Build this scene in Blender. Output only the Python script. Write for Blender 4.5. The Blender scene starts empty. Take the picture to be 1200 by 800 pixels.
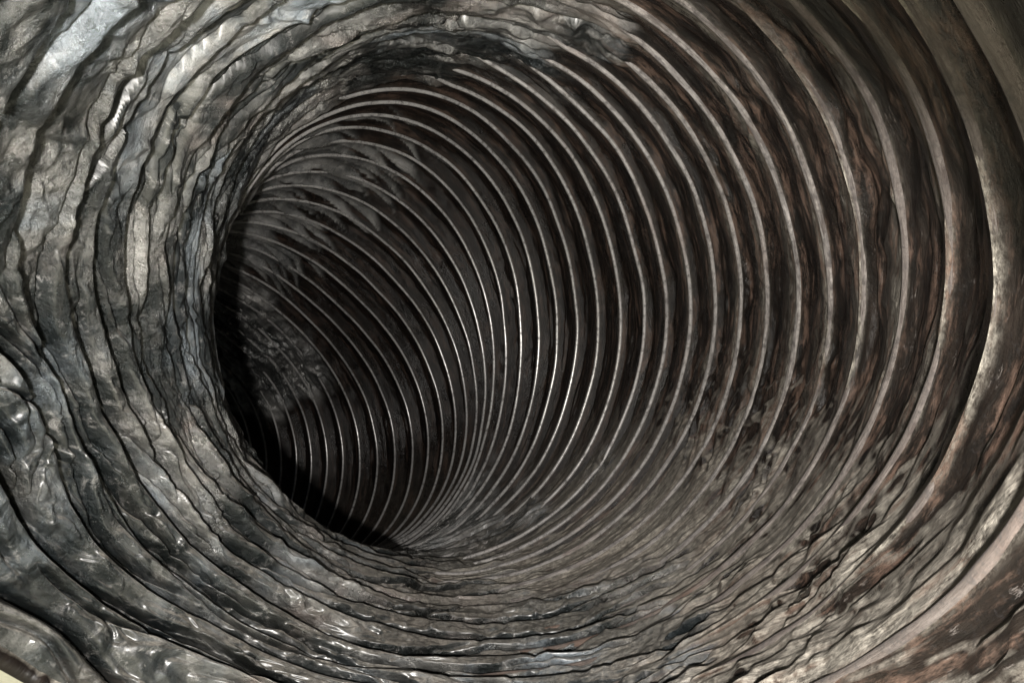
import bpy, bmesh, math, random
import numpy as np
from mathutils import Matrix, Vector

# ---------------------------------------------------------------- scale and frames
# The duct is laid out in a local frame (x right, y down, z into the duct, unit = duct radius)
# and then turned level: the floor under the duct is the plane Z = 0 of the world.
SC = 0.125                                  # duct radius in metres
SLOPE = math.atan(0.20)                     # the duct mouth looks slightly up from the floor line
UP = np.array([0.0, -math.cos(SLOPE), math.sin(SLOPE)])
FW = np.array([0.0, math.sin(SLOPE), math.cos(SLOPE)])
RT = np.array([1.0, 0.0, 0.0])
CAM_H = 1.12                                # camera height above the floor, in radii
BAS = np.stack([RT, FW, UP])                # rows: world x, y, z

def world(p):
    q = np.asarray(p, float) @ BAS.T
    q = q + np.array([0, 0, CAM_H])
    return q * SC

# ---------------------------------------------------------------- camera
scene = bpy.context.scene
cam_d = bpy.data.cameras.new('camera')
cam = bpy.data.objects.new('camera', cam_d)
scene.collection.objects.link(cam)
cam_d.sensor_width = 36.0
cam_d.lens = 36.0 * 777.0 / 1200.0
cam_d.clip_start = 0.004
cam_d.clip_end = 60.0
M = Matrix(((BAS[0][0], -BAS[0][1], -BAS[0][2], 0),
            (BAS[1][0], -BAS[1][1], -BAS[1][2], 0),
            (BAS[2][0], -BAS[2][1], -BAS[2][2], 0),
            (0, 0, 0, 1)))
cam.matrix_world = Matrix.Translation(Vector(world([0, 0, 0]))) @ M
scene.camera = cam

# ---------------------------------------------------------------- world and lamps
w = bpy.data.worlds.new('World'); scene.world = w; w.use_nodes = True
bg = w.node_tree.nodes['Background']
bg.inputs[0].default_value = (0.75, 0.85, 1.0, 1)
bg.inputs[1].default_value = 0.035

def lamp(name, loc, power, radius, col):
    d = bpy.data.lights.new(name, 'POINT'); d.energy = power; d.shadow_soft_size = radius; d.color = col
    o = bpy.data.objects.new(name, d); scene.collection.objects.link(o); o.location = world(loc)
    return o
lamp('torch_light', (-0.085, 0.05, -0.27), 8.8, 0.004, (1.0, 0.955, 0.90))

vs = scene.view_settings
vs.view_transform = 'Standard'; vs.look = 'None'; vs.gamma = 1.0; vs.use_curve_mapping = False
vs.exposure = 0.0
scene.render.engine = 'CYCLES'

QUICK = False
WIRE_R = 0.0086
RINGS = [
    (-24, -3.5818, 0.9264, 5.3825, -0.918, -0.0228, 0.396, 0.3876, 0.1598, 0.9079, 0.0479, 0.0728, 0.1062),
    (-23, -3.4272, 0.9143, 5.3081, -0.9176, -0.0023, 0.3974, 0.3919, 0.1606, 0.9059, 0.0479, 0.0728, 0.1062),
    (-22, -3.273, 0.8986, 5.2335, -0.9169, 0.0182, 0.3987, 0.3963, 0.1613, 0.9039, 0.0479, 0.0728, 0.1062),
    (-21, -3.1193, 0.8795, 5.1588, -0.9158, 0.0387, 0.3998, 0.4006, 0.1618, 0.9019, 0.0479, 0.0728, 0.1062),
    (-20, -2.966, 0.8568, 5.0841, -0.9143, 0.0591, 0.4007, 0.4049, 0.1623, 0.8998, 0.0479, 0.0728, 0.1062),
    (-19, -2.8133, 0.8306, 5.0094, -0.9124, 0.0796, 0.4015, 0.4092, 0.1627, 0.8978, 0.0479, 0.0728, 0.1062),
    (-18, -2.6612, 0.801, 4.9348, -0.9102, 0.1, 0.402, 0.4136, 0.163, 0.8958, 0.0479, 0.0728, 0.1062),
    (-17, -2.5098, 0.7679, 4.8601, -0.9075, 0.1203, 0.4024, 0.4179, 0.1632, 0.8937, 0.0479, 0.0728, 0.1062),
    (-16, -2.3591, 0.7314, 4.7856, -0.9045, 0.1407, 0.4026, 0.4222, 0.1633, 0.8917, 0.0479, 0.0728, 0.1062),
    (-15, -2.2094, 0.6914, 4.711, -0.9032, 0.1568, 0.3994, 0.4226, 0.1636, 0.8914, 0.0459, 0.0718, 0.1092),
    (-14, -2.0625, 0.6483, 4.6362, -0.899, 0.1733, 0.4023, 0.429, 0.1623, 0.8886, 0.0439, 0.0708, 0.1122),
    (-13, -1.9203, 0.6026, 4.5611, -0.8917, 0.19, 0.4108, 0.4409, 0.1592, 0.8833, 0.0419, 0.0698, 0.1152),
    (-12, -1.7833, 0.5544, 4.4847, -0.8814, 0.2068, 0.4247, 0.458, 0.1542, 0.8755, 0.04, 0.0688, 0.1182),
    (-11, -1.652, 0.5039, 4.4065, -0.8679, 0.2232, 0.4437, 0.4799, 0.147, 0.8649, 0.038, 0.0678, 0.1212),
    (-10, -1.5267, 0.4515, 4.3257, -0.8514, 0.2366, 0.4681, 0.5063, 0.1373, 0.8514, 0.036, 0.0668, 0.1242),
    (-9, -1.408, 0.3979, 4.2417, -0.8316, 0.2464, 0.4977, 0.5365, 0.1249, 0.8346, 0.034, 0.0658, 0.1272),
    (-8, -1.2961, 0.3438, 4.154, -0.8066, 0.2504, 0.5354, 0.5729, 0.1086, 0.8124, 0.0285, 0.0486, 0.1119),
    (-7, -1.1916, 0.2897, 4.0622, -0.777, 0.25, 0.5777, 0.6126, 0.0894, 0.7853, 0.0222, 0.0272, 0.092),
    (-6, -1.0944, 0.2366, 3.9664, -0.7489, 0.2419, 0.6169, 0.6477, 0.0707, 0.7586, 0.0158, 0.0059, 0.0721),
    (-5, -1.0034, 0.1856, 3.8675, -0.7289, 0.223, 0.6473, 0.6724, 0.0554, 0.7381, 0.0095, -0.0155, 0.0523),
    (-4, -0.9169, 0.1382, 3.7667, -0.7171, 0.194, 0.6694, 0.688, 0.0436, 0.7244, 0.0031, -0.0368, 0.0324),
    (-3, -0.8335, 0.0954, 3.665, -0.7133, 0.1554, 0.6834, 0.6953, 0.0347, 0.7178, -0.0032, -0.0582, 0.0125),
    (-2, -0.7516, 0.0583, 3.5631, -0.715, 0.1089, 0.6905, 0.6966, 0.0275, 0.717, -0.0096, -0.0795, -0.0073),
    (-1, -0.6713, 0.0272, 3.4615, -0.711, 0.0619, 0.7005, 0.7025, 0.0188, 0.7114, -0.0107, -0.0831, -0.0087),
    (0, -0.5934, 0.002, 3.3595, -0.6997, 0.0154, 0.7143, 0.7144, 0.0089, 0.6997, -0.0084, -0.0748, 0.0024),
    (1, -0.5188, -0.0175, 3.257, -0.6817, -0.0309, 0.731, 0.7314, -0.0015, 0.682, -0.0061, -0.0666, 0.0134),
    (2, -0.4483, -0.0316, 3.1537, -0.6569, -0.0769, 0.75, 0.7528, -0.0119, 0.6581, -0.0038, -0.0583, 0.0245),
    (3, -0.3813, -0.0407, 3.0473, -0.626, -0.1202, 0.7705, 0.7776, -0.0211, 0.6284, -0.0014, -0.05, 0.0355),
    (4, -0.3175, -0.0453, 2.9357, -0.5896, -0.1583, 0.792, 0.8045, -0.0286, 0.5932, 0.0009, -0.0417, 0.0466),
    (5, -0.2579, -0.0461, 2.8187, -0.5475, -0.191, 0.8147, 0.8332, -0.034, 0.552, 0.0032, -0.0335, 0.0576),
    (6, -0.2035, -0.0436, 2.6961, -0.5017, -0.2192, 0.8368, 0.8614, -0.038, 0.5065, 0.0007, -0.0279, 0.0622),
    (7, -0.1556, -0.0384, 2.5679, -0.4535, -0.2439, 0.8572, 0.888, -0.0415, 0.458, -0.0089, -0.0265, 0.0571),
    (8, -0.1153, -0.031, 2.4343, -0.4009, -0.2677, 0.8761, 0.9135, -0.0441, 0.4045, -0.0186, -0.0251, 0.052),
    (9, -0.0835, -0.0212, 2.2955, -0.344, -0.2915, 0.8926, 0.937, -0.0455, 0.3463, -0.0282, -0.0238, 0.0469),
    (10, -0.0614, -0.009, 2.152, -0.2829, -0.315, 0.906, 0.958, -0.0458, 0.2832, -0.0379, -0.0224, 0.0417),
    (11, -0.0499, 0.0057, 2.0044, -0.2174, -0.3381, 0.9157, 0.9756, -0.0449, 0.2151, -0.0475, -0.021, 0.0366),
    (12, -0.0501, 0.0232, 1.8535, -0.1507, -0.3655, 0.9185, 0.9885, -0.0439, 0.1447, -0.0572, -0.0196, 0.0315),
    (13, -0.0623, 0.0447, 1.7005, -0.082, -0.3998, 0.9129, 0.9966, -0.0413, 0.0715, -0.0693, -0.0191, 0.0219),
    (14, -0.0864, 0.0722, 1.5464, -0.0001, -0.4334, 0.9012, 0.9995, -0.0294, -0.014, -0.0913, -0.0224, -0.0059),
    (15, -0.1226, 0.1075, 1.3929, 0.078, -0.4762, 0.8759, 0.9952, -0.0156, -0.0971, -0.1132, -0.0256, -0.0337),
    (16, -0.1704, 0.1526, 1.2415, 0.1494, -0.5279, 0.836, 0.9845, 0.0006, -0.1756, -0.1352, -0.0289, -0.0615),
    (17, -0.2287, 0.21, 1.0942, 0.2051, -0.5904, 0.7806, 0.9701, 0.0169, -0.2421, -0.1571, -0.0321, -0.0893),
    (18, -0.2951, 0.2824, 0.9531, 0.2415, -0.6625, 0.7091, 0.9549, 0.0321, -0.2952, -0.1791, -0.0354, -0.1171),
    (19, -0.3659, 0.3717, 0.8219, 0.2563, -0.7403, 0.6215, 0.9412, 0.0447, -0.3349, -0.201, -0.0386, -0.1449),
    (20, -0.4368, 0.4785, 0.7046, 0.2479, -0.8188, 0.5178, 0.9306, 0.0527, -0.3622, -0.223, -0.0419, -0.1727),
]
# ---------------------------------------------------------------- numeric helpers
def _hash(ix, iy, iz, seed):
    h = (ix.astype(np.int64) * 374761393 + iy.astype(np.int64) * 668265263 + iz.astype(np.int64) * 2147483647 + seed * 974634777) & 0xFFFFFFFF
    h = ((h ^ (h >> 13)) * 1274126177) & 0xFFFFFFFF
    h = ((h ^ (h >> 16)) * 2246822519) & 0xFFFFFFFF
    return ((h ^ (h >> 15)) & 0xFFFFFF).astype(np.float32) / float(0xFFFFFF) * 2 - 1

def noise3(x, y, z, seed=0):
    """smooth value noise in -1..1"""
    xf = np.floor(x); yf = np.floor(y); zf = np.floor(z)
    fx = (x - xf).astype(np.float32); fy = (y - yf).astype(np.float32); fz = (z - zf).astype(np.float32)
    fx = fx * fx * (3 - 2 * fx); fy = fy * fy * (3 - 2 * fy); fz = fz * fz * (3 - 2 * fz)
    out = 0
    for a in (0, 1):
        wx = fx if a else 1 - fx
        for b in (0, 1):
            wy = fy if b else 1 - fy
            for c in (0, 1):
                wz = fz if c else 1 - fz
                out = out + wx * wy * wz * _hash(xf + a, yf + b, zf + c, seed)
    return out

def crumple(u, v, per, seed):
    """creased film: random heights on a grid joined by flat triangles; periodic in u after per cells"""
    iu = np.floor(u); iv = np.floor(v)
    fu = (u - iu).astype(np.float32); fv = (v - iv).astype(np.float32)
    z0 = iu * 0
    h = lambda a, b: _hash(np.mod(iu + a, per), iv + b, z0, seed)
    h00, h10, h01, h11 = h(0, 0), h(1, 0), h(0, 1), h(1, 1)
    flip = _hash(np.mod(iu, per), iv, z0 + 3, seed + 9) > 0
    # two ways of splitting the cell
    A = np.where(fu + fv < 1, h00 + (h10 - h00) * fu + (h01 - h00) * fv, h11 + (h01 - h11) * (1 - fu) + (h10 - h11) * (1 - fv))
    B = np.where(fu > fv, h00 + (h10 - h00) * fu + (h11 - h10) * fv, h00 + (h11 - h01) * fu + (h01 - h00) * fv)
    return np.where(flip, A, B)

def sstep(a, b, x):
    t = np.clip((x - a) / (b - a), 0, 1)
    return t * t * (3 - 2 * t)

TAB = np.array(RINGS, float)
K_MIN, K_MAX = -24, 20
def mouth_k(th):
    """ring number at which the cut end of the duct lies, round the mouth"""
    return 18.88 + 0.78 * sstep(-0.2, 0.7, np.cos(th - math.radians(318)))
KEND = 19.66                                # where the duct's mouth is
def _extend():
    """beyond ring 18 the duct runs straight on to its mouth"""
    T = TAB.copy()
    i18 = 18 - K_MIN
    c, t = T[i18, 1:4], T[i18, 4:7]
    step = np.linalg.norm(T[i18, 1:4] - T[i18 - 1, 1:4])
    rows = [T[i] for i in range(i18 + 1)]
    for j in range(1, 5):
        r = T[i18].copy(); r[0] = 18 + j
        r[1:4] = c - t * step * j * 0.95
        r[10] += 0.012 * j
        rows.append(r)
    return np.array(rows)
TAB = _extend()

def frame(k):
    """Catmull-Rom through the ring table; k an array of ring numbers"""
    k = np.asarray(k, float)
    i = np.clip(np.floor(k).astype(int), K_MIN + 1, int(TAB[-1, 0]) - 2)
    t = (k - i)[:, None]; b = i - K_MIN
    p0, p1, p2, p3 = TAB[b - 1, 1:], TAB[b, 1:], TAB[b + 1, 1:], TAB[b + 2, 1:]
    v = 0.5 * (2 * p1 + (p2 - p0) * t + (2 * p0 - 5 * p1 + 4 * p2 - p3) * t * t + (3 * p1 - p0 - 3 * p2 + p3) * t ** 3)
    c, T, U = v[:, 0:3], v[:, 3:6], v[:, 6:9]
    T = T / np.linalg.norm(T, axis=1, keepdims=True)
    U = U - T * (U * T).sum(1, keepdims=True); U /= np.linalg.norm(U, axis=1, keepdims=True)
    V = np.cross(T, U)
    return c, T, U, V, v[:, 9], v[:, 10], v[:, 11]

def base(k, th):
    """k (n,), th (m,) -> points (n,m,3), inward unit vectors (n,m,3), axis (n,1,3)"""
    c, T, U, V, r, e1, e2 = frame(k)
    rad = 1 + r[:, None] + e1[:, None] * np.cos(2 * th) + e2[:, None] * np.sin(2 * th)
    d = np.cos(th)[None, :, None] * U[:, None] + np.sin(th)[None, :, None] * V[:, None]
    return c[:, None] + rad[..., None] * d, -d, T[:, None]

def wobble(k, th):
    """small departures of the wire from a true ring"""
    K, TH = np.meshgrid(k, th, indexing='ij')
    cx, sx = np.cos(TH), np.sin(TH)
    return 0.010 * noise3(cx * 2 + 7, sx * 2, K * 0.45, 5) + 0.004 * noise3(cx * 5, sx * 5 + 3, K * 1.0, 6), \
           0.050 * noise3(cx * 2.2, sx * 2.2 + 9, np.round(K) * 0.7, 8)

def gap_line(j, TH, seed, fr, amp):
    cx, sx = np.cos(TH), np.sin(TH)
    return amp * (noise3(cx * fr, sx * fr, j * 5.37, seed) + 0.16 * noise3(cx * fr * 2.3, sx * fr * 2.3, j * 3.91, seed + 1))

def slackness(K, TH, d):
    """0 = film taut between the wires, 1 = film bunched into leaves"""
    cx, sx = np.cos(TH), np.sin(TH)
    a = np.degrees(TH)
    near = sstep(1.0, 7.0, K)
    hi = 0.112 + 0.045 * near + 0.050 * sstep(-9.0, -12.0, K) * sstep(90, 150, a)
    side = sstep(115, 160, a) * sstep(285, 245, a)
    side2 = sstep(225, 255, a) * sstep(312, 278, a) * sstep(2, 9, K)
    dd = d - 0.085 * side * sstep(0.0, 6.0, K) - 0.055 * side2
    dd = dd - 0.075 * sstep(-11.5, -14.5, K) * sstep(180, 210, a) * sstep(350, 330, a)
    dd = dd - 0.020 * sstep(-6, -2, K) * sstep(8, 3, K) * sstep(30, 95, a) * sstep(150, 110, a)
    dd = dd - (0.050 * sstep(8, 13, K)) * sstep(20, 60, a) * sstep(150, 110, a)
    dd = dd + 0.16 * sstep(16.2, 17.4, K) * sstep(0.1, 0.5, np.cos(TH - math.radians(325)))
    dd = dd + 0.022 * noise3(cx * 3, sx * 3, K * 0.8, 21) + 0.020 * noise3(cx * 8, sx * 8, K * 1.5, 22)
    return sstep(hi, hi - 0.050, dd)

def waviness(K, TH, d):
    """where the half-slack film lies in long wrinkles that slant over the wires"""
    a = np.degrees(TH) + 10 * noise3(np.cos(TH) * 4, np.sin(TH) * 4, K * 0.9, 23)
    return sstep(1.5, -0.5, K) * sstep(-13.5, -10.0, K) * sstep(165, 190, a) * sstep(303, 240, a)

def skin(k, th):
    """the film's surface: points (n,m,3), 'slack' weight (n,m)"""
    P, IN, AX = base(k, th)
    A = base(k + 0.5, th)[0]; B = base(k - 0.5, th)[0]
    d = np.linalg.norm(A - B, axis=2).astype(np.float32)          # distance of neighbouring wires here
    K, TH = np.meshgrid(k.astype(float), th, indexing='ij')
    cx, sx = np.cos(TH), np.sin(TH)
    wr = slackness(K, TH, d)
    J = np.floor(K + 1e-6); f = K - J
    g0 = 0.5 + gap_line(J, TH, 30, 2.4, 0.42)
    gm = -0.5 + gap_line(J - 1, TH, 30, 2.4, 0.42)
    gp = 1.5 + gap_line(J + 1, TH, 30, 2.4, 0.42)
    near = f > g0
    lo = np.where(near, g0, gm); hi = np.where(near, gp, g0)
    bandid = J + near
    b = (hi - f) / (hi - lo)                                     # 0 at the near groove, 1 at the deep groove
    dl = (f - lo) * d; dh = (hi - f) * d                         # metric distances to both grooves
    dg = np.minimum(dl, dh)
    gs = 0.65 + 0.5 * noise3(cx * 4, sx * 4, bandid * 0 + np.where(dl < dh, bandid - 1, bandid) * 2.7, 44)
    # bunched film: shingled leaves with narrow deep creases between
    leaf = (0.038 + 0.012 * sstep(8, 14, K)) * np.power(np.clip(b, 0, 1), 0.8) - 0.016
    gw = np.maximum(1.0, d / 0.105)
    leaf = leaf - 0.070 * np.clip(gs, 0.25, 1.2) * np.exp(-(dg / (0.0060 * gw)) ** 2)
    leaf = leaf - 0.012 * np.exp(-(dg / 0.016) ** 2)
    for q, (fr, dep, wd) in enumerate(((1.5, 0.052, 0.0040), (2.1, 0.042, 0.0034), (2.9, 0.030, 0.0026))):
        pos = 0.5 + 0.80 * noise3(cx * fr, sx * fr, bandid * 4.7 + 11 * q, 50 + q)
        st = sstep(-0.30, 0.15, noise3(cx * fr * 1.3, sx * fr * 1.3, bandid * 3.3 + 5 * q, 60 + q))
        st = st * sstep(0.02, 0.15, pos) * sstep(0.98, 0.85, pos)
        dd = (b - pos) * (hi - lo) * d
        leaf = leaf - dep * st * np.exp(-(dd / (wd * gw * 1.15)) ** 2) + 0.012 * st * np.tanh(dd / (0.004 * gw)) * np.exp(-np.abs(dd) / 0.02)
    # crumples: facets a little longer round the duct than along it
    S = K * 0.13                                                 # distance along the axis
    wx = 0.06 * noise3(cx * 6, sx * 6, S * 8, 70)
    bz = bandid * 3.17
    tau = TH / (2 * np.pi)
    w1 = noise3(cx * 5, sx * 5, S * 9 + 4, 71); w2 = noise3(cx * 5 + 8, sx * 5, S * 9, 72)
    w3 = noise3(cx * 16, sx * 16, S * 26 + 4, 73); w4 = noise3(cx * 16 + 8, sx * 16, S * 26, 74)
    fa = crumple(tau * 26 + w1 * 1.2, bandid * 7 + b * 1.4 + w2 * 0.5, 26, 80)
    fb = crumple(tau * 76 + w3 * 1.0 + w2 * 2, bandid * 11 + b * 2.6 + w4 * 0.7, 76, 90)
    fc = crumple(tau * 220 + w3 * 2.5, K * 7.3 + w4 * 1.5, 220, 95)
    cr = 0.0125 * fa + 0.0125 * fb + 0.0038 * fc
    crt = 0.009 * crumple(tau * 48 + w1 * 1.5, K * 1.3 + w2 + tau * 5 * 0, 48, 180) + 0.0035 * crumple(tau * 130 + w3 * 1.2, K * 3.7 + w4, 130, 181) + 0.0010 * fc
    cr = cr * (1 + 0.7 * sstep(-9, -12, K))
    leaf = leaf + cr * np.clip(dg / 0.026, 0.08, 1)
    # taut film: sags outward between the wires, fine streaks round the duct
    oldk = sstep(6, 12, K)
    D = np.minimum(f, (1 - f) * 0.62) * d
    sag = -0.004 - 0.052 * sstep(0.002, 0.050, D) - 0.012 * sstep(0.02, 0.09, D)
    deg = np.degrees(TH)
    sag = sag * (1 - 0.66 * sstep(-0.45, 0.5, sx) * sstep(8, 14, K))
    # nearer the mouth each hoop stands in a hem: the film climbs gently to it and drops sharply on the near side
    saw = 0.0040 - 0.0030 * oldk - (0.040 - 0.017 * oldk) * sstep(0.0, 0.025 + 0.020 * oldk, f * d) * (1 - f) ** (1.25 - 0.35 * oldk)
    sw = sstep(-3, 6, K)
    sag = sag * (1 - sw) + saw * (1 - 0.5 * sstep(-0.45, 0.5, sx) * sstep(8, 14, K)) * sw
    lean = (0.5 - f) * (1 - sw)
    sag = sag - 0.014 * lean * sstep(0, .05, D)
    st1 = noise3(cx * 5, sx * 5, S * 55, 100); st2 = noise3(cx * 11 + 3, sx * 11, S * 130, 101)
    sk = TH * 1.0
    dia = noise3(cx * 7 + S * 9, sx * 7 - S * 7, S * 34 + 3 * noise3(cx * 3, sx * 3, S * 3, 104), 102)
    dia2 = 1 - np.abs(dia) * 2
    loose = sstep(-0.1, 0.6, noise3(cx * 2.4 + 1, sx * 2.4, S * 3.2, 103))
    taut = sag + sstep(0.0, 0.03, D) * (0.007 * st1 + 0.0045 * st2 + (0.004 + 0.016 * loose) * dia2 * 0.6 + crt * (0.25 + loose))
    hemw = np.where(f < 0.5, f * d / 0.0085, (1 - f) * d / 0.020)
    hv = sstep(0.05, 0.45, noise3(cx * 3.1, sx * 3.1 + 5, np.round(K) * 1.7, 191))
    taut = taut + (0.0025 + 0.0035 * st1 + 0.0085 * hv) * np.exp(-hemw ** 2) * sstep(10.5, 14.5, K + 1.5 * noise3(cx * 4, sx * 4, np.round(K) * 0.7, 190))
    # half-slack film: wavy wrinkles slanting across the wires
    mid = wr * (1 - wr) * 2
    wv = waviness(K, TH, d)
    sl = (K + 1.7 * TH)
    ph_ = sl * 2.4 + 1.0 * noise3(sl * 0.6, TH * 2.6, 0 * K, 150) + 0.22 * noise3(sl * 1.7, TH * 8, 0 * K, 152)
    fr_ = ph_ - np.floor(ph_)
    lv = 0.75 + 0.5 * noise3(TH * 3.0, np.floor(ph_) * 3.3, 0 * K, 153)
    pr_ = sstep(0.0, 0.07, fr_) * (1 - fr_) ** 0.8 * lv
    wn2 = noise3(sl * 6.0, TH * 5.0 + 3, K * 0.2, 151)
    wvd = 0.042 * pr_ - 0.028 + 0.003 * wn2
    wav = noise3(cx * 9 + S * 14, sx * 9 + S * 10, S * 42, 110)
    wavb = 0.026 * (1 - 2 * np.abs(wav))
    q = taut * (1 - wr) + leaf * wr + mid * wavb * sstep(0.0, 0.02, D)
    wv = sstep(0.42, 0.62, wv * 0.8 + 0.9 * (pr_ - 0.40) + 0.06) * sstep(0.02, 0.2, wv)
    q = q * (1 - 0.6 * wv) + wv * wvd
    dr, _ = wobble(k, th)
    P = P + IN * (q + dr)[..., None]
    ax = 0.010 * noise3(cx * 4, sx * 4, S * 7, 120) * wr
    P = P + AX * ax[..., None]
    ridge = np.exp(-(np.where(f < 0.5, f * d / 0.007, (1 - f) * d / (0.018 + 0.050 * oldk))) ** 2) * (1 - wr)
    tw = np.clip(3.0 * pr_ - 1.0 + 0.2 * wn2, -1.0, 0.50)  # wrinkle shading painted as tone: crests lighter, hollows darker
    tone = noise3(cx * 3.5, sx * 3.5, bandid * 7.7 + 0.5, 140) * 0.75 + 0.55 * noise3(cx * 9, sx * 9, bandid * 3.1, 141) + 0.5 * (b - 0.5)
    tone = tone + 0.15 * sstep(-9, -12, K) - 0.7 * sstep(18.2, 18.6, K)  # deep film painted lighter against lamp falloff; mouth end darkened
    tone = tone * (1 - wv) + wv * tw
    return P, np.maximum(wr, 0.75 * wv), ridge, tone

def srgb(r, g, b):
    return tuple(((c / 255.0) / 12.92 if c <= 10 else ((c / 255.0 + 0.055) / 1.055) ** 2.4) for c in (r, g, b)) + (1,)

# ---------------------------------------------------------------- materials
class NT:
    def __init__(s, name):
        s.m = bpy.data.materials.new(name); s.m.use_nodes = True
        s.t = s.m.node_tree; s.b = s.t.nodes['Principled BSDF']
    def n(s, kind, **kw):
        x = s.t.nodes.new(kind)
        for a, v in kw.items():
            if a in x.inputs: x.inputs[a].default_value = v
            else: setattr(x, a, v)
        return x
    def l(s, a, b): s.t.links.new(a, b)
    def noise(s, vec, scale, detail=4, rough=0.6, dist=0.0, stretch=None):
        if stretch:
            mp = s.n('ShaderNodeMapping'); mp.inputs['Scale'].default_value = stretch; s.l(vec, mp.inputs['Vector']); vec = mp.outputs[0]
        x = s.n('ShaderNodeTexNoise'); x.inputs['Scale'].default_value = scale; x.inputs['Detail'].default_value = detail
        x.inputs['Roughness'].default_value = rough; x.inputs['Distortion'].default_value = dist
        s.l(vec, x.inputs['Vector']); return x.outputs['Fac']
    def ramp(s, fac, a, b, ca=0.0, cb=1.0):
        x = s.n('ShaderNodeMapRange'); x.inputs['From Min'].default_value = a; x.inputs['From Max'].default_value = b
        x.inputs['To Min'].default_value = ca; x.inputs['To Max'].default_value = cb; s.l(fac, x.inputs['Value']); return x.outputs[0]
    def mix(s, fac, a, b):
        x = s.n('ShaderNodeMix', data_type='RGBA')
        if isinstance(fac, float): x.inputs[0].default_value = fac
        else: s.l(fac, x.inputs[0])
        for i, c in ((6, a), (7, b)):
            if isinstance(c, tuple): x.inputs[i].default_value = c
            else: s.l(c, x.inputs[i])
        return x.outputs[2]
    def math(s, op, a, b=None, clamp=False):
        x = s.n('ShaderNodeMath', operation=op); x.use_clamp = clamp
        for i, c in ((0, a), (1, b)):
            if c is None: continue
            if isinstance(c, (int, float)): x.inputs[i].default_value = c
            else: s.l(c, x.inputs[i])
        return x.outputs[0]

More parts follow.
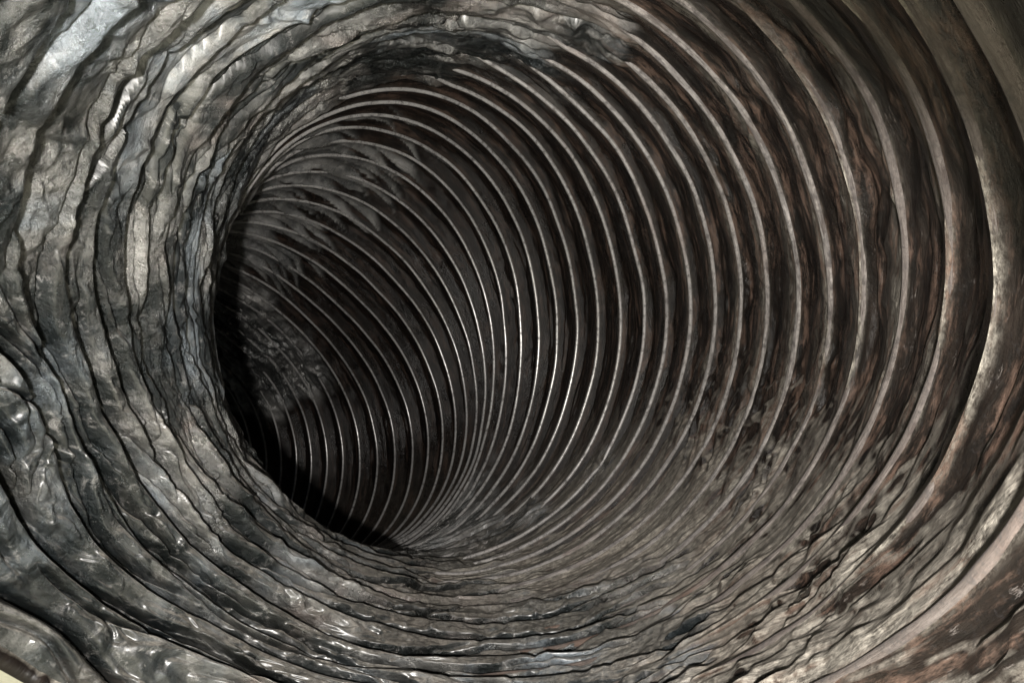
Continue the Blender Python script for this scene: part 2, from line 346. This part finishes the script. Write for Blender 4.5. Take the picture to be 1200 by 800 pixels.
def film_material():
    t = NT('dusty_black_film')
    att = lambda n: t.n('ShaderNodeAttribute', attribute_name=n).outputs
    wrap = att('wrap')['Vector']; slack = att('slack')['Fac']; ridge = att('ridge')['Fac']; dust_and_light = att('dust_and_light')['Fac']
    obj = t.n('ShaderNodeTexCoord').outputs['Object']
    geo = t.n('ShaderNodeNewGeometry')
    up = t.n('ShaderNodeSeparateXYZ'); t.l(geo.outputs['Normal'], up.inputs[0])
    grit = t.noise(obj, 900, 4, 0.8)
    fine = t.noise(obj, 420, 6, 0.8)
    blot = t.noise(obj, 34, 6, 0.7, 0.6)
    big = t.noise(obj, 13, 4, 0.6, 0.4)
    strk = t.noise(wrap, 3.0, 6, 0.75, 0.2, (2.2, 2.2, 26))
    hot = t.noise(wrap, 2.3, 6, 0.75, 0.15, (1.3, 1.3, 17.0))
    strk2 = t.noise(wrap, 14.0, 6, 0.8, 0.1, (2.0, 2.0, 22))
    rusty = t.noise(wrap, 1.6, 4, 0.6, 0.3, (1.6, 1.6, 4.0))
    upf = t.ramp(up.outputs['Z'], 0.18, 0.62)
    agef = t.ramp(dust_and_light, 0, 1, 0.18, 1.0)
    slk = t.ramp(slack, 0, 1, 0.0, 1.0)
    # dust: thick on what faces up, thin and streaky on the rest, worn bright over the wires
    upf = t.math('MULTIPLY', upf, t.ramp(slack, 0, 1, 1.0, 0.85))
    d1 = t.math('MULTIPLY', upf, t.ramp(blot, 0.34, 0.58, 0.6, 1.0))
    d1 = t.math('MULTIPLY', d1, t.ramp(dust_and_light, 0.05, 0.7, 0.10, 1.0))
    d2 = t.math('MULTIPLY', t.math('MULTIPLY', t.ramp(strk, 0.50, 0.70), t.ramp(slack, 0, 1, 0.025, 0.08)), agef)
    d3 = t.math('MULTIPLY', t.math('MULTIPLY', t.math('MULTIPLY', ridge, t.ramp(strk2, 0.34, 0.56, 0.05, 0.85)), t.ramp(hot, 0.44, 0.56, 1.0, 0.35)), agef)
    dust = t.math('ADD', t.math('ADD', d1, d2), d3, True)
    dust = t.math('MULTIPLY', dust, t.ramp(fine, 0.40, 0.58, 0.42, 1.0), True)
    basec = t.mix(t.ramp(strk, 0.35, 0.65), (0.003, 0.0026, 0.0024, 1), (0.0085, 0.0060, 0.0048, 1))
    tone = att('tone')['Fac']
    rub_and_light = t.math('ADD', t.ramp(blot, 0.40, 0.66, -0.10, 0.45), t.math('MULTIPLY', tone, 0.50), True)
    rub_and_light = t.math('ADD', rub_and_light, t.ramp(dust_and_light, 0.25, 0.0, 0.0, 0.12), True)  # deep film lightened in colour to make up for lamp falloff
    greyc = t.mix(rub_and_light, (0.012, 0.015, 0.015, 1), (0.36, 0.355, 0.345, 1))
    tn = t.noise(obj, 17, 4, 0.6, 0.8)
    tint = t.mix(t.ramp(tn, 0.38, 0.50), (0.82, 0.95, 1.08, 1), (1.0, 1.0, 0.98, 1))
    tint = t.mix(t.ramp(tn, 0.56, 0.66), tint, (1.08, 0.94, 0.88, 1))
    mm = t.n('ShaderNodeMix', data_type='RGBA', blend_type='MULTIPLY'); t.l(t.ramp(dust_and_light, 0.0, 0.6, 0.15, 1.0), mm.inputs[0])
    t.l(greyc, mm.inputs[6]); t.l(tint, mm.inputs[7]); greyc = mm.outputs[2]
    basec = t.mix(slk, basec, greyc)
    rf = t.math('MULTIPLY', t.ramp(hot, 0.475, 0.58), t.ramp(strk, 0.45, 0.58, 0.0, 0.85))
    rf = t.math('ADD', rf, t.math('MULTIPLY', ridge, t.ramp(hot, 0.47, 0.57, 0.0, 0.6)), True)
    rf = t.math('MULTIPLY', t.math('MULTIPLY', rf, t.ramp(dust_and_light, 0, 1, 0.35, 0.85)), t.ramp(slack, 0, 1, 1.0, 0.08))
    basec = t.mix(rf, basec, (0.072, 0.047, 0.036, 1))
    dcol = t.mix(t.ramp(strk2, 0.4, 0.6), (0.16, 0.147, 0.126, 1), (0.35, 0.325, 0.280, 1))
    dcol = t.mix(t.ramp(rusty, 0.5, 0.7, 0, 0.18), dcol, (0.22, 0.15, 0.115, 1))
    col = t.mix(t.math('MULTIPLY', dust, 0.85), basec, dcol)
    # dark grit and a few pale grains
    col = t.mix(t.ramp(grit, 0.56, 0.66, 0, 0.55), col, (0.010, 0.009, 0.009, 1))
    pale = t.math('MULTIPLY', t.ramp(grit, 0.22, 0.16, 0, 0.7), t.ramp(dust_and_light, 0, 1, 0.1, 1.0))
    col = t.mix(pale, col, (0.40, 0.37, 0.33, 1))
    thin = t.noise(wrap, 15.0, 5, 0.8, 0.2, (1.0, 1.0, 13.0))
    flk = t.math('MULTIPLY', t.ramp(thin, 0.61, 0.70, 0.0, 0.40), t.ramp(slack, 0, 0.6, 1.0, 0.0))
    flk = t.math('MULTIPLY', flk, t.ramp(dust_and_light, 0, 1, 0.35, 1.0))
    col = t.mix(flk, col, (0.15, 0.135, 0.125, 1))
    mott = t.noise(obj, 170, 6, 0.8, 0.5)
    mk = t.math('MULTIPLY', t.ramp(mott, 0.55, 0.68, 0.0, 0.6), t.math('MULTIPLY', slk, t.ramp(big, 0.38, 0.60, 0.25, 1.0)))
    col = t.mix(mk, col, (0.42, 0.41, 0.40, 1))
    dk = t.math('MULTIPLY', t.math('MULTIPLY', t.ramp(mott, 0.46, 0.36, 0.0, 0.6), slk), dust_and_light)
    col = t.mix(dk, col, (0.016, 0.017, 0.017, 1))
    t.l(col, t.b.inputs['Base Color'])
    rg = t.math('ADD', t.ramp(fine, 0.3, 0.7, 0.24, 0.36), t.math('MULTIPLY', dust, 0.5), True)
    rg = t.math('ADD', rg, t.ramp(big, 0.38, 0.62, -0.11, 0.10), True)
    t.l(rg, t.b.inputs['Roughness'])
    t.l(t.math('MULTIPLY', t.ramp(slack, 0.5, 1.0, 0.0, 0.72), t.math('SUBTRACT', 1.0, dust)), t.b.inputs['Metallic'])
    t.l(t.ramp(slack, 0, 1, 0.20, 0.6), t.b.inputs['Specular IOR Level'])
    hs = t.math('MULTIPLY', t.math('ADD', t.math('MULTIPLY', strk2, 0.8), t.math('MULTIPLY', strk, 0.9)), t.ramp(slack, 0, 1, 1.0, 0.35))
    hi = t.math('ADD', t.math('MULTIPLY', t.noise(obj, 75, 4, 0.6, 0.8), 1.1), t.math('MULTIPLY', fine, 0.45))
    h = t.math('ADD', hs, t.math('MULTIPLY', hi, t.ramp(slack, 0, 1, 0.30, 1.0)))
    h = t.math('ADD', h, t.math('MULTIPLY', t.math('MULTIPLY', fine, dust), 0.5))
    bp = t.n('ShaderNodeBump'); bp.inputs['Distance'].default_value = 0.0014
    t.l(t.ramp(slack, 0, 1, 0.45, 1.0), bp.inputs['Strength'])
    cw = t.math('MULTIPLY', t.ramp(slack, 0.4, 1, 0.0, 0.48), t.math('MULTIPLY', t.math('SUBTRACT', 1.0, dust), t.ramp(big, 0.40, 0.58, 0.15, 1.0)))
    t.l(cw, t.b.inputs['Coat Weight']); t.l(t.ramp(fine, 0.35, 0.65, 0.22, 0.42), t.b.inputs['Coat Roughness']); t.b.inputs['Coat IOR'].default_value = 1.7
    t.l(h, bp.inputs['Height']); t.l(bp.outputs[0], t.b.inputs['Normal'])
    return t.m

def wire_material():
    t = NT('dusty_spring_wire')
    obj = t.n('ShaderNodeTexCoord').outputs['Object']
    dust_and_light = t.n('ShaderNodeAttribute', attribute_name='dust_and_light').outputs['Fac']
    wrap = t.n('ShaderNodeAttribute', attribute_name='wrap').outputs['Vector']
    a = t.noise(obj, 22, 5, 0.7); b = t.noise(obj, 300, 6, 0.8); c = t.noise(obj, 10, 4, 0.65, 0.5)
    s_ = t.noise(wrap, 7.0, 6, 0.85, 0.3, (2.2, 2.2, 22))
    clean = t.mix(t.ramp(a, 0.35, 0.65), (0.30, 0.295, 0.29, 1), (0.50, 0.49, 0.48, 1))  # bare wire deep inside, colour also lifted against lamp falloff
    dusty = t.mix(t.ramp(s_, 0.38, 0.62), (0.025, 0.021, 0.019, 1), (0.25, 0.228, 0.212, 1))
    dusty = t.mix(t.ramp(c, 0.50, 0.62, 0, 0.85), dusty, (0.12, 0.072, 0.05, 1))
    dusty = t.mix(t.ramp(dust_and_light, 1.0, 1.5, 0.0, 0.74), dusty, (0.050, 0.038, 0.032, 1))  # brown dirt near the mouth, painted darker to offset the close lamp
    col = t.mix(t.math('MULTIPLY', dust_and_light, t.ramp(a, 0.3, 0.6, 0.75, 1.0), True), clean, dusty)
    rr = t.noise(wrap, 3.0, 5, 0.7, 0.2, (2.0, 2.0, 12))
    col = t.mix(t.math('MULTIPLY', dust_and_light, t.ramp(rr, 0.54, 0.62, 0, 0.6), True), col, (0.040, 0.030, 0.026, 1))
    col = t.mix(t.ramp(b, 0.50, 0.62, 0, 0.75), col, (0.035, 0.030, 0.028, 1))
    t.l(col, t.b.inputs['Base Color'])
    rg = t.math('ADD', t.ramp(b, 0.3, 0.7, 0.24, 0.36), t.math('MULTIPLY', dust_and_light, 0.30), True)
    t.l(rg, t.b.inputs['Roughness'])
    t.l(t.ramp(dust_and_light, 0, 1, 0.55, 0.1), t.b.inputs['Metallic'])
    bp = t.n('ShaderNodeBump'); bp.inputs['Distance'].default_value = 0.0010
    t.l(t.ramp(dust_and_light, 0, 1, 0.05, 0.75), bp.inputs['Strength'])
    t.l(t.math('ADD', b, s_), bp.inputs['Height']); t.l(bp.outputs[0], t.b.inputs['Normal'])
    return t.m

def floor_material():
    t = NT('pale_worn_floor')
    obj = t.n('ShaderNodeTexCoord').outputs['Object']
    a = t.noise(obj, 9, 6, 0.6, 0.4); b = t.noise(obj, 150, 5, 0.7)
    col = t.mix(t.ramp(a, 0.35, 0.65), (0.50, 0.50, 0.39, 1), (0.62, 0.61, 0.50, 1))
    col = t.mix(t.ramp(b, 0.5, 0.7, 0, 0.35), col, (0.33, 0.31, 0.25, 1))
    t.l(col, t.b.inputs['Base Color']); t.b.inputs['Roughness'].default_value = 0.6
    bp = t.n('ShaderNodeBump'); bp.inputs['Strength'].default_value = 0.3; bp.inputs['Distance'].default_value = 0.001
    t.l(b, bp.inputs['Height']); t.l(bp.outputs[0], t.b.inputs['Normal'])
    return t.m
FILM, WIRE, FLOOR = film_material(), wire_material(), floor_material()

# ---------------------------------------------------------------- mesh helpers
ORIGIN = world([-0.35, 0.0, 0.9]); ORIGIN[2] = 0.0

def grid_mesh(name, pts, material, closed_v=False, attrs=None, keep=None):
    """pts (n,m,3) in world metres, periodic in m (and in n if closed_v)"""
    n, m = pts.shape[:2]
    v = (pts - ORIGIN).reshape(-1, 3).astype(np.float32)
    r = np.arange(n if closed_v else n - 1); c = np.arange(m)
    R, Cc = np.meshgrid(r, c, indexing='ij')
    a = R * m + Cc; b = R * m + (Cc + 1) % m
    R2 = (R + 1) % n
    q = np.stack([a, b, R2 * m + (Cc + 1) % m, R2 * m + Cc], -1).reshape(-1, 4).astype(np.int32)
    if keep is not None: q = q[keep.reshape(-1)]
    me = bpy.data.meshes.new(name)
    me.vertices.add(len(v)); me.vertices.foreach_set('co', v.ravel())
    me.loops.add(q.size); me.loops.foreach_set('vertex_index', q.ravel())
    me.polygons.add(len(q)); me.polygons.foreach_set('loop_start', np.arange(0, q.size, 4, dtype=np.int32))
    me.polygons.foreach_set('use_smooth', np.ones(len(q), bool))
    for an, kind, data in (attrs or []):
        at = me.attributes.new(an, kind, 'POINT')
        at.data.foreach_set('vector' if kind == 'FLOAT_VECTOR' else 'value', np.ascontiguousarray(data, np.float32).ravel())
    me.update(calc_edges=True)
    me.materials.append(material)
    return me

def part(name, me, parent):
    o = bpy.data.objects.new(name, me); scene.collection.objects.link(o); o.parent = parent
    return o

# ---------------------------------------------------------------- floor
ext = 3.0
fl = bpy.data.meshes.new('floor')
nf = 40
xs = np.linspace(-ext, ext, nf + 1)
gx, gy = np.meshgrid(xs, xs, indexing='ij')
gz = np.zeros_like(gx)
fv = np.stack([gx, gy, gz], -1).reshape(-1, 3)
fq = [(i * (nf + 1) + j, (i + 1) * (nf + 1) + j, (i + 1) * (nf + 1) + j + 1, i * (nf + 1) + j + 1) for i in range(nf) for j in range(nf)]
fl.from_pydata(fv.tolist(), [], fq); fl.materials.append(FLOOR)
floor = bpy.data.objects.new('floor', fl); scene.collection.objects.link(floor)
floor['kind'] = 'structure'; floor['label'] = 'pale worn floor under the mouth of the black duct'

# ---------------------------------------------------------------- the duct
duct = bpy.data.objects.new('flexible_duct', None); scene.collection.objects.link(duct)
duct.location = ORIGIN
duct['label'] = 'dusty black flexible duct with wire hoops, bunched on its left, bending away'
duct['category'] = 'duct'

FIRST, LAST = -21, 19
for j in range(FIRST, LAST + 1):
    k1 = min(j + 1.0, KEND)
    if j >= 14: na, nt = 54, 1300
    elif j >= 8: na, nt = 34, 1300
    elif j >= -2: na, nt = 28, 1100
    elif j >= -13: na, nt = 22, 800
    else: na, nt = 12, 420
    if QUICK: na, nt = na // 2, nt // 2
    if k1 < j + 1: na = max(6, int(na * (k1 - j)))
    kk = np.linspace(j, k1, na + 1)
    kk[0] = j + 1e-7; kk[-1] = k1 - (1e-7 if k1 == j + 1 else 0)
    th = np.arange(nt) / nt * 2 * np.pi
    P, wr, ridge, tone = skin(kk, th)
    K, TH = np.meshgrid(kk, th, indexing='ij')
    wrap = np.stack([np.cos(TH), np.sin(TH), K * 0.13], -1)
    if False: print('pleat', j, 'low', round(float(world(P)[..., 2].min()), 4), 'near cam', round(float(np.linalg.norm(P, axis=-1).min()), 3))
    keep = None
    if j >= 18: keep = kk[:-1, None] < mouth_k(th)[None]
    me = grid_mesh('film_pleat', world(P), FILM, keep=keep, attrs=[('wrap', 'FLOAT_VECTOR', wrap), ('slack', 'FLOAT', wr), ('ridge', 'FLOAT', ridge), ('tone', 'FLOAT', tone), ('dust_and_light', 'FLOAT', sstep(0.0, 13.0, K))])
    part('film_pleat', me, duct)

def wire(k, rad, seg=400, ns=12):
    th = np.arange(seg) / seg * 2 * np.pi
    kk = np.array([float(k)])
    P, IN, AX = base(kk, th)
    A = base(kk + 0.5, th)[0]; B = base(kk - 0.5, th)[0]
    d = np.linalg.norm(A - B, axis=2)
    wr = slackness(kk[:, None] + 0 * th[None], th[None], d)
    cx, sx = np.cos(th)[None], np.sin(th)[None]
    dr, _ = wobble(kk, th)
    ctr = P + IN * (dr + 0.002 - (0.006 + 0.044 * sstep(60, 35, np.degrees(th)) + 0.044 * sstep(84, 104, np.degrees(th)) * (1 - 0.85 * sstep(240, 268, np.degrees(th))))[None] * np.minimum(1, 1.0) * sstep(0.2, 0.9, wr) * (1 - 1.0 * sstep(-9, -12, float(k))) - 0.012 * waviness(kk[:, None] + 0 * th[None], th[None], d))[..., None]
    ph = np.arange(ns) / ns * 2 * np.pi
    old = float(sstep(3.0, 14.0, float(k)))
    rad = rad * (1 - 0.16 * float(sstep(12.0, 17.0, float(k)))) * (1 + old * (0.22 * noise3(cx * 6, sx * 6, kk[:, None] * 1.3 + 0 * cx, 160) + 0.10 * noise3(cx * 19, sx * 19, kk[:, None] + 0 * cx, 161)))[0][None, :, None]
    ring = ctr[0][None] + rad * (np.cos(ph)[:, None, None] * IN[0][None] + np.sin(ph)[:, None, None] * np.broadcast_to(AX[0], IN[0].shape)[None])
    TH = np.broadcast_to(th, (ns, seg)); PH = np.broadcast_to(ph[:, None], (ns, seg))
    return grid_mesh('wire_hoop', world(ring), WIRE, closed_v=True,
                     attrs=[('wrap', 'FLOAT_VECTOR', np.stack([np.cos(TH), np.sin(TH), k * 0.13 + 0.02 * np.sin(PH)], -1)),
                            ('dust_and_light', 'FLOAT', 0 * TH + sstep(1.0, 12.0, float(k)) + 0.5 * sstep(11.5, 16.5, float(k)))])  # dust towards the mouth, plus darkening that offsets the close lamp

for k in range(FIRST, LAST):
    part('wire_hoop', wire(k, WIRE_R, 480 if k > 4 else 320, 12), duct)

# folded hem closing the mouth
th = np.arange(900) / 900 * 2 * np.pi
kr = np.linspace(18.8, 19.72, 66); mk = mouth_k(th)
PG = skin(kr, th)[0]; _, ING, AXG = base(kr, th); AXG = np.broadcast_to(AXG, ING.shape)
ix = np.clip(((mk - kr[0]) / (kr[1] - kr[0])), 0, 64.999); i0 = ix.astype(int); fx_ = (ix - i0)[:, None]; cc = np.arange(900)
pick = lambda G: G[i0, cc] * (1 - fx_) + G[i0 + 1, cc] * fx_
P = pick(PG)[None]; IN = pick(ING)[None]; AX = pick(AXG)[None]
ph = np.arange(14) / 14 * 2 * np.pi
hr = 0.014
hem = P[0][None] - IN[0][None] * 0.006 + hr * (np.cos(ph)[:, None, None] * IN[0][None] + 1.4 * np.sin(ph)[:, None, None] * np.broadcast_to(AX[0], IN[0].shape)[None])
TH2 = np.broadcast_to(th, (14, 900))
part('mouth_hem', grid_mesh('mouth_hem', world(hem), FILM, closed_v=True,
     attrs=[('wrap', 'FLOAT_VECTOR', np.stack([np.cos(TH2), np.sin(TH2), 0 * TH2 + KEND * 0.13], -1)), ('slack', 'FLOAT', 0 * TH2), ('ridge', 'FLOAT', 0 * TH2), ('dust_and_light', 'FLOAT', 0 * TH2 + 1)]), duct)

# ---------------------------------------------------------------- the pale board beside the mouth
c_, t_, u_, v_, r_, e1_, e2_ = [q[0] for q in frame(np.array([18.80]))]
def board_pt(tang, rad, dep, ang=math.radians(138)):
    d = math.cos(ang) * u_ + math.sin(ang) * v_
    g = -math.sin(ang) * u_ + math.cos(ang) * v_
    R0 = 1 + r_ + e1_ * math.cos(2 * ang) + e2_ * math.sin(2 * ang)
    return c_ + (R0 + 0.035 + rad) * d + tang * g + dep * t_
bm = bmesh.new()
nx_, ny_ = 14, 8
vt = {}
for sgn in (0, 1):
    for i in range(nx_ + 1):
        for j in range(ny_ + 1):
            p = board_pt(-0.55 + 1.1 * i / nx_, 0.42 * j / ny_, 0.05 * sgn)
            vt[sgn, i, j] = bm.verts.new(Vector(world(p) ))
for i in range(nx_):
    for j in range(ny_):
        bm.faces.new([vt[0, i, j], vt[0, i + 1, j], vt[0, i + 1, j + 1], vt[0, i, j + 1]])
        bm.faces.new([vt[1, i, j], vt[1, i, j + 1], vt[1, i + 1, j + 1], vt[1, i + 1, j]])
for i in range(nx_):
    bm.faces.new([vt[0, i, 0], vt[1, i, 0], vt[1, i + 1, 0], vt[0, i + 1, 0]])
    bm.faces.new([vt[0, i, ny_], vt[0, i + 1, ny_], vt[1, i + 1, ny_], vt[1, i, ny_]])
for j in range(ny_):
    bm.faces.new([vt[0, 0, j], vt[0, 0, j + 1], vt[1, 0, j + 1], vt[1, 0, j]])
    bm.faces.new([vt[0, nx_, j], vt[1, nx_, j], vt[1, nx_, j + 1], vt[0, nx_, j + 1]])
bmesh.ops.recalc_face_normals(bm, faces=bm.faces)
bme = bpy.data.meshes.new('board'); bm.to_mesh(bme); bm.free()
bme.materials.append(FLOOR)
board = bpy.data.objects.new('board', bme); scene.collection.objects.link(board)
board['label'] = 'pale greenish beige board beyond the lower left lip of the duct mouth'
board['category'] = 'board'
